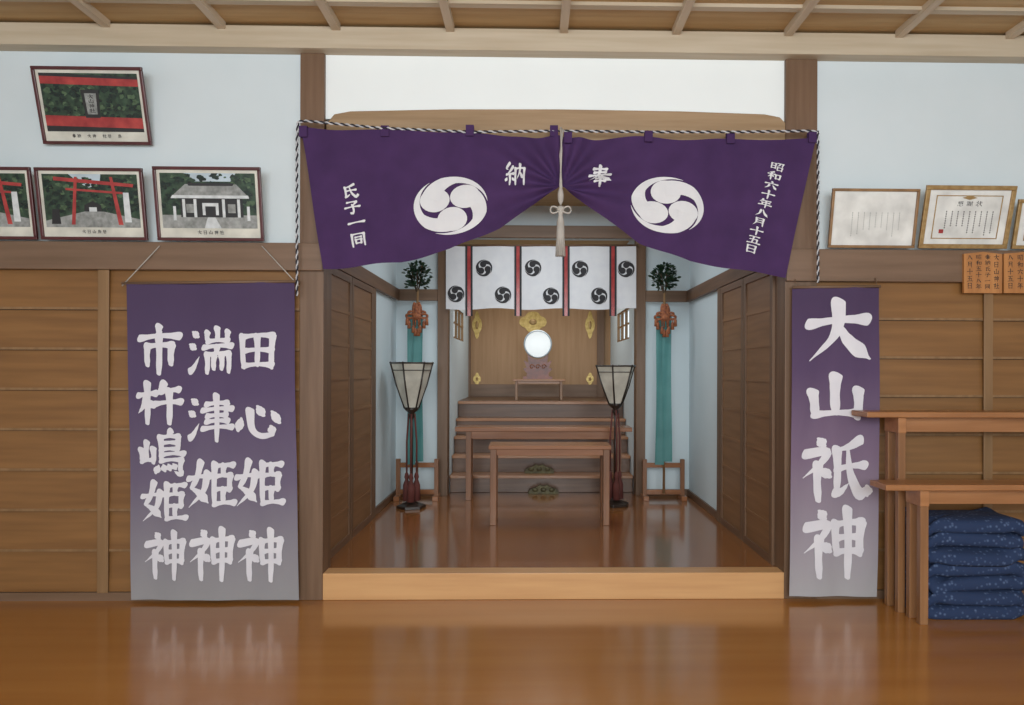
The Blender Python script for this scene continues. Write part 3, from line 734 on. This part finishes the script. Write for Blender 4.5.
# ---------------------------------------------------------------- lanterns
def lantern(u,Y,vt,vb,label):
    x=X(u,Y); zt=P(u,vt,Y)[1]; zb=P(u,vb,Y)[1]; R=.185; r=.06
    e=empty("standing_lantern",(x,Y,PL),label,"lantern")
    mb=MB(); mb.lathe((x,Y,PL),[(.13,0),(.13,.025),(.10,.035),(.05,.05),(.03,.09),(.02,.12)],6,'dark',False,.26); mb.done("base",e,bevel=.003)
    mb=MB(); mb.tube([(x,Y,PL+.1),(x,Y,zb-.04)],.014,10,'dark'); mb.lathe((x,Y,zb-.10),[(.015,0),(.03,.03),(.02,.05),(.06,.085),(.065,.1)],12,'dark'); mb.done("pole",e)
    mb=MB()
    prf=[(r,0),(r+(R-r)*.55,(zt-zb)*.5),(R*.98,zt-zb)]
    vs=[(x+q*math.cos(math.pi*j/3+.26),Y+q*math.sin(math.pi*j/3+.26),zb+z) for q,z in prf for j in range(6)]
    mb.add(vs,[(i*6+j,i*6+(j+1)%6,(i+1)*6+(j+1)%6,(i+1)*6+j) for i in range(2) for j in range(6)],'lpaper'); mb.done("lantern_shade",e)
    mb=MB(); H=zt-zb
    pt=lambda q,z,j:Vector((x+q*math.cos(math.pi*j/3+.26),Y+q*math.sin(math.pi*j/3+.26),zb+z))
    for j in range(6):
        mb.tube([pt(r+.004,0,j),pt(r+(R-r)*.55+.004,H*.5,j),pt(R+.004,H+.01,j)],.0075,6,'dark')
        mb.tube([pt(R+.004,H,j),pt(R+.004,H,j+1)],.008,6,'dark'); mb.tube([pt(r+.004,0,j),pt(r+.004,0,j+1)],.008,6,'dark')
        a=.84;q=r+(R-r)*(.55+.45*(a-.5)*2)+.004
        mb.tube([pt(q,H*a,j),pt(q,H*a,j+1)],.004,6,'dark')
    mb.done("shade_frame",e)
    for j in range(3):
        a=.6+j*2.1; mb=MB(); px_,py_=x+.05*math.cos(a),Y+.05*math.sin(a)
        zt_=zb-.05
        mb.tube([(x+.03*math.cos(a),Y+.03*math.sin(a),zt_),(px_,py_,zt_-.25),(px_,py_,PL+.28)],.008,6,'red')
        mb.lathe((px_,py_,PL+.06),[(.005,0),(.036,.002),(.032,.14),(.014,.19),(.022,.21),(.016,.24),(.004,.26)],10,'red')
        mb.done("tassel",e)
lantern(412,2.1,363,408,"six sided paper lantern with red tassels beside the alcove wall")
lantern(616,2.2,366,404,"six sided paper lantern with red tassels beside the offering table")

# ---------------------------------------------------------------- masakaki stands
def masakaki(u,Y,lab,us):
    x=X(u,Y); w=.18
    e=empty("sakaki_stand",(x,Y,PL),lab,"ritual ornament")
    mb=MB(); zt=Z(459,Y)
    for sx in (-1,1):
        mb.box(x+sx*w-.02,x+sx*w+.02,Y-.02,Y+.02,PL,zt,'tablez'); mb.box(x+sx*w-.026,x+sx*w+.026,Y-.11,Y+.11,PL,PL+.045,'table')
    for z in (PL+.05,zt-.08): mb.box(x-w,x+w,Y-.014,Y+.014,z,z+.045,'table')
    mb.done("wooden_stand",e,bevel=.003)
    mb=MB(); zt2=Z(290,Y); mb.tube([(x,Y-.026,PL+.06),(x,Y-.026,zt2)],.012,8,'postl'); mb.done("pole",e)
    mb=MB()
    zc=Z(276,Y)
    for i in range(9):
        a=i*2.4; tip=(x+.11*math.cos(a)*(.5+.5*((i*37)%5)/5),Y-.03+.06*math.sin(a),zc+.02+.08*((i*53)%7)/7)
        mb.tube([(x,Y-.026,zt2-.05),tip],.004,5,'stem')
    for i in range(260):
        a=random.uniform(0,6.28); rr=random.uniform(.01,.13); zz_=zc+random.uniform(-.11,.11); rr*=1-.6*max(0,(zz_-zc)/.11)-.35*max(0,(zc-zz_)/.11)
        c=Vector((x+rr*math.cos(a),Y-.03+.55*rr*math.sin(a),zz_))
        d=Vector((math.cos(a)+random.uniform(-.5,.5),.5*math.sin(a)-random.uniform(0,.4),random.uniform(-.5,.9))).normalized()
        s_=d.cross(Vector((random.uniform(-1,1),random.uniform(-1,1),random.uniform(-1,1)))).normalized()*.012
        L=.045
        mb.add([c,c+d*L*.35+s_,c+d*L*.7+s_*.8,c+d*L,c+d*L*.7-s_*.8,c+d*L*.35-s_],[(0,1,2,3,4,5)],'leaf')
    mb.done("sakaki_leaves",e,recalc=False)
    mb=MB(); zo=Z(318,Y)
    # bunched brocade bag with loose cord loops and short tassels
    for q in range(7):
        a=q*2*math.pi/7; mb.ell((x+.028*math.cos(a),Y-.058+.012*math.sin(a),zo+.05+.02*math.sin(a*2)),(.022,.02,.075),'orange')
    mb.ell((x,Y-.068,zo+.005),(.045,.03,.035),'orange')
    for sx in (-1,1):
        for rr,dz in ((.038,.0),(.028,.03)):
            mb.tube([(x+sx*(.02+rr+rr*math.cos(t)*1.1),Y-.07-.004*math.sin(t*2),zo+.008+dz+rr*.5*math.sin(t)) for t in [2*math.pi*i/16 for i in range(17)]],.012,6,'orange')
        for dx,l in ((.012,.15),(.036,.12),(.065,.08),(.095,.05)):
            xx=x+sx*dx+.006*math.sin(dx*90+sx); mb.tube([(x+sx*.01,Y-.072,zo+.01),(xx,Y-.078,zo-.02),(xx,Y-.078,zo-l*.6)],.007,5,'orange')
            mb.lathe((xx,Y-.078,zo-l-.03),[(.004,0),(.017,.002),(.014,.06),(.005,.075)],8,'orange')
    mb.done("brocade_knot",e)
    mb=MB(); z1=zo+.04; z0=Z(464,Y); xs=X(us,Y)
    for ox,ww,yo in ((-.034,.085,-.046),(.036,.085,-.054)):
        mb.grid(lambda s,t,ox=ox,ww=ww,yo=yo:(xs+ox*(1-.25*(1-t))+ww*(s-.5)+.004*math.sin(t*6+ox*60),Y+yo-.004*math.sin(s*5+t*4),z1+(z0-z1+(.03 if ox>0 else 0))*t),8,24,'teal')
    mb.done("silk_streamer",e,recalc=False)
masakaki(418,2.52,"wooden stand with sakaki leaves, orange brocade, teal silk, near lantern",416)
masakaki(664,2.52,"wooden stand with sakaki leaves, orange brocade and teal silk",663)

# ---------------------------------------------------------------- benches and cushions
def bench(label,x0,x1,y0,y1,zt,legx,legy,leg=.05,apr=.09):
    e=empty("long_bench",((x0+x1)/2,(y0+y1)/2,0),label,"bench")
    mb=MB(); mb.box(x0,x1,y0,y1,zt-.032,zt,'bench'); mb.done("bench_top",e,bevel=.005)
    for xa in legx:
        for ya in legy:
            mb=MB(); mb.box(xa,xa+leg,ya,ya+.04,0,zt-.032,'benchz'); mb.done("leg",e,bevel=.003)
        mb=MB(); mb.box(xa-.002,xa+leg+.002,legy[0]-.003,legy[1]+.043,zt-.032-apr,zt-.034,'bench'); mb.done("cleat",e,bevel=.003)
    mb=MB(); mb.box(legx[0]+leg+.003,legx[1]-.003,(legy[0]+legy[1])/2+.01,(legy[0]+legy[1])/2+.03,zt-.12,zt-.033,'bench'); mb.done("apron",e)
bench("tall narrow varnished wooden bench standing against the boarded wall",X(866,-.3),4.1,-.32,-.11,Z(411,-.3),(2.105,3.8),(-.295,-.17),leg=.042)
bench("varnished wooden bench with navy cushions stored beneath it",X(884,-.5),4.1,-.53,-.335,Z(484,-.5),(2.125,3.8),(-.50,-.385),leg=.046)
NC=7; hz=.564/NC
for ci in range(NC):
    mb=MB(); N=72; rnd=random.Random(ci+3)
    rings=[(.02,0),(.84,0),(.95,.06),(.99,.22),(1,.42),(.99,.64),(.955,.84),(.84,.97),(.45,1.0),(.02,1.0)]
    off=rnd.uniform(-.012,.022)
    cx,cyy=2.18+.31+off,-.235+rnd.uniform(-.008,.008)
    ph=[rnd.uniform(0,6.28) for _ in range(4)]
    vs=[]
    for s_,zf in rings:
        for j in range(N):
            t=2*math.pi*j/N; c,s=math.cos(t),math.sin(t)
            a=math.copysign(abs(c)**.3,c); b=math.copysign(abs(s)**.3,s)
            k=1+.012*math.sin(5*t+ph[0])+.010*math.sin(11*t+ph[1])
            zo=(.014*math.sin(3*t+ph[2])+.009*math.sin(7*t+ph[3])-.010)*(1 if .03<zf<.98 else 0)*(1 if ci else .4)
            vs.append((cx+a*.310*s_*k,cyy+b*.19*s_*k,max(0,ci*hz+zf*hz+zo)))
    mb.add(vs,[(i*N+j,i*N+(j+1)%N,(i+1)*N+(j+1)%N,(i+1)*N+j) for i in range(len(rings)-1) for j in range(N)]+[tuple(range(N)),tuple(range((len(rings)-1)*N,len(rings)*N))],'navy',True)
    mb.done("floor_cushion",label="navy cotton floor cushion with pale sprig pattern in a stack",category="cushion",group="stack of navy floor cushions")

# ---------------------------------------------------------------- light
w=bpy.data.worlds.new("world"); scene.world=w; w.use_nodes=True
bg=w.node_tree.nodes["Background"]; bg.inputs[0].default_value=(.86,.95,1,1); bg.inputs[1].default_value=1.25
def area_light(name,loc,rot,sx,sy,pw,colr):
    l=bpy.data.lights.new(name,'AREA'); l.shape='RECTANGLE'; l.size=sx; l.size_y=sy; l.energy=pw; l.color=colr
    o=bpy.data.objects.new(name,l); col.objects.link(o); o.location=loc; o.rotation_euler=rot; return o
# daylight through the open entrance, concentrated on the middle of the hall
area_light("entrance_daylight",(0.1,-7.0,2.3),(math.radians(93),0,0),4.2,1.9,300,(.93,.98,1))
area_light("alcove_fill_light",(.1,1.7,2.95),(0,0,0),1.6,1.0,23,(.88,.96,1))  # unseen fill light added above the opening to brighten the alcove
area_light("sanctum_fill_light",(.1,4.0,2.7),(0,0,0),1.0,.6,13,(1,.97,.92))  # unseen fill light added over the altar and mirror
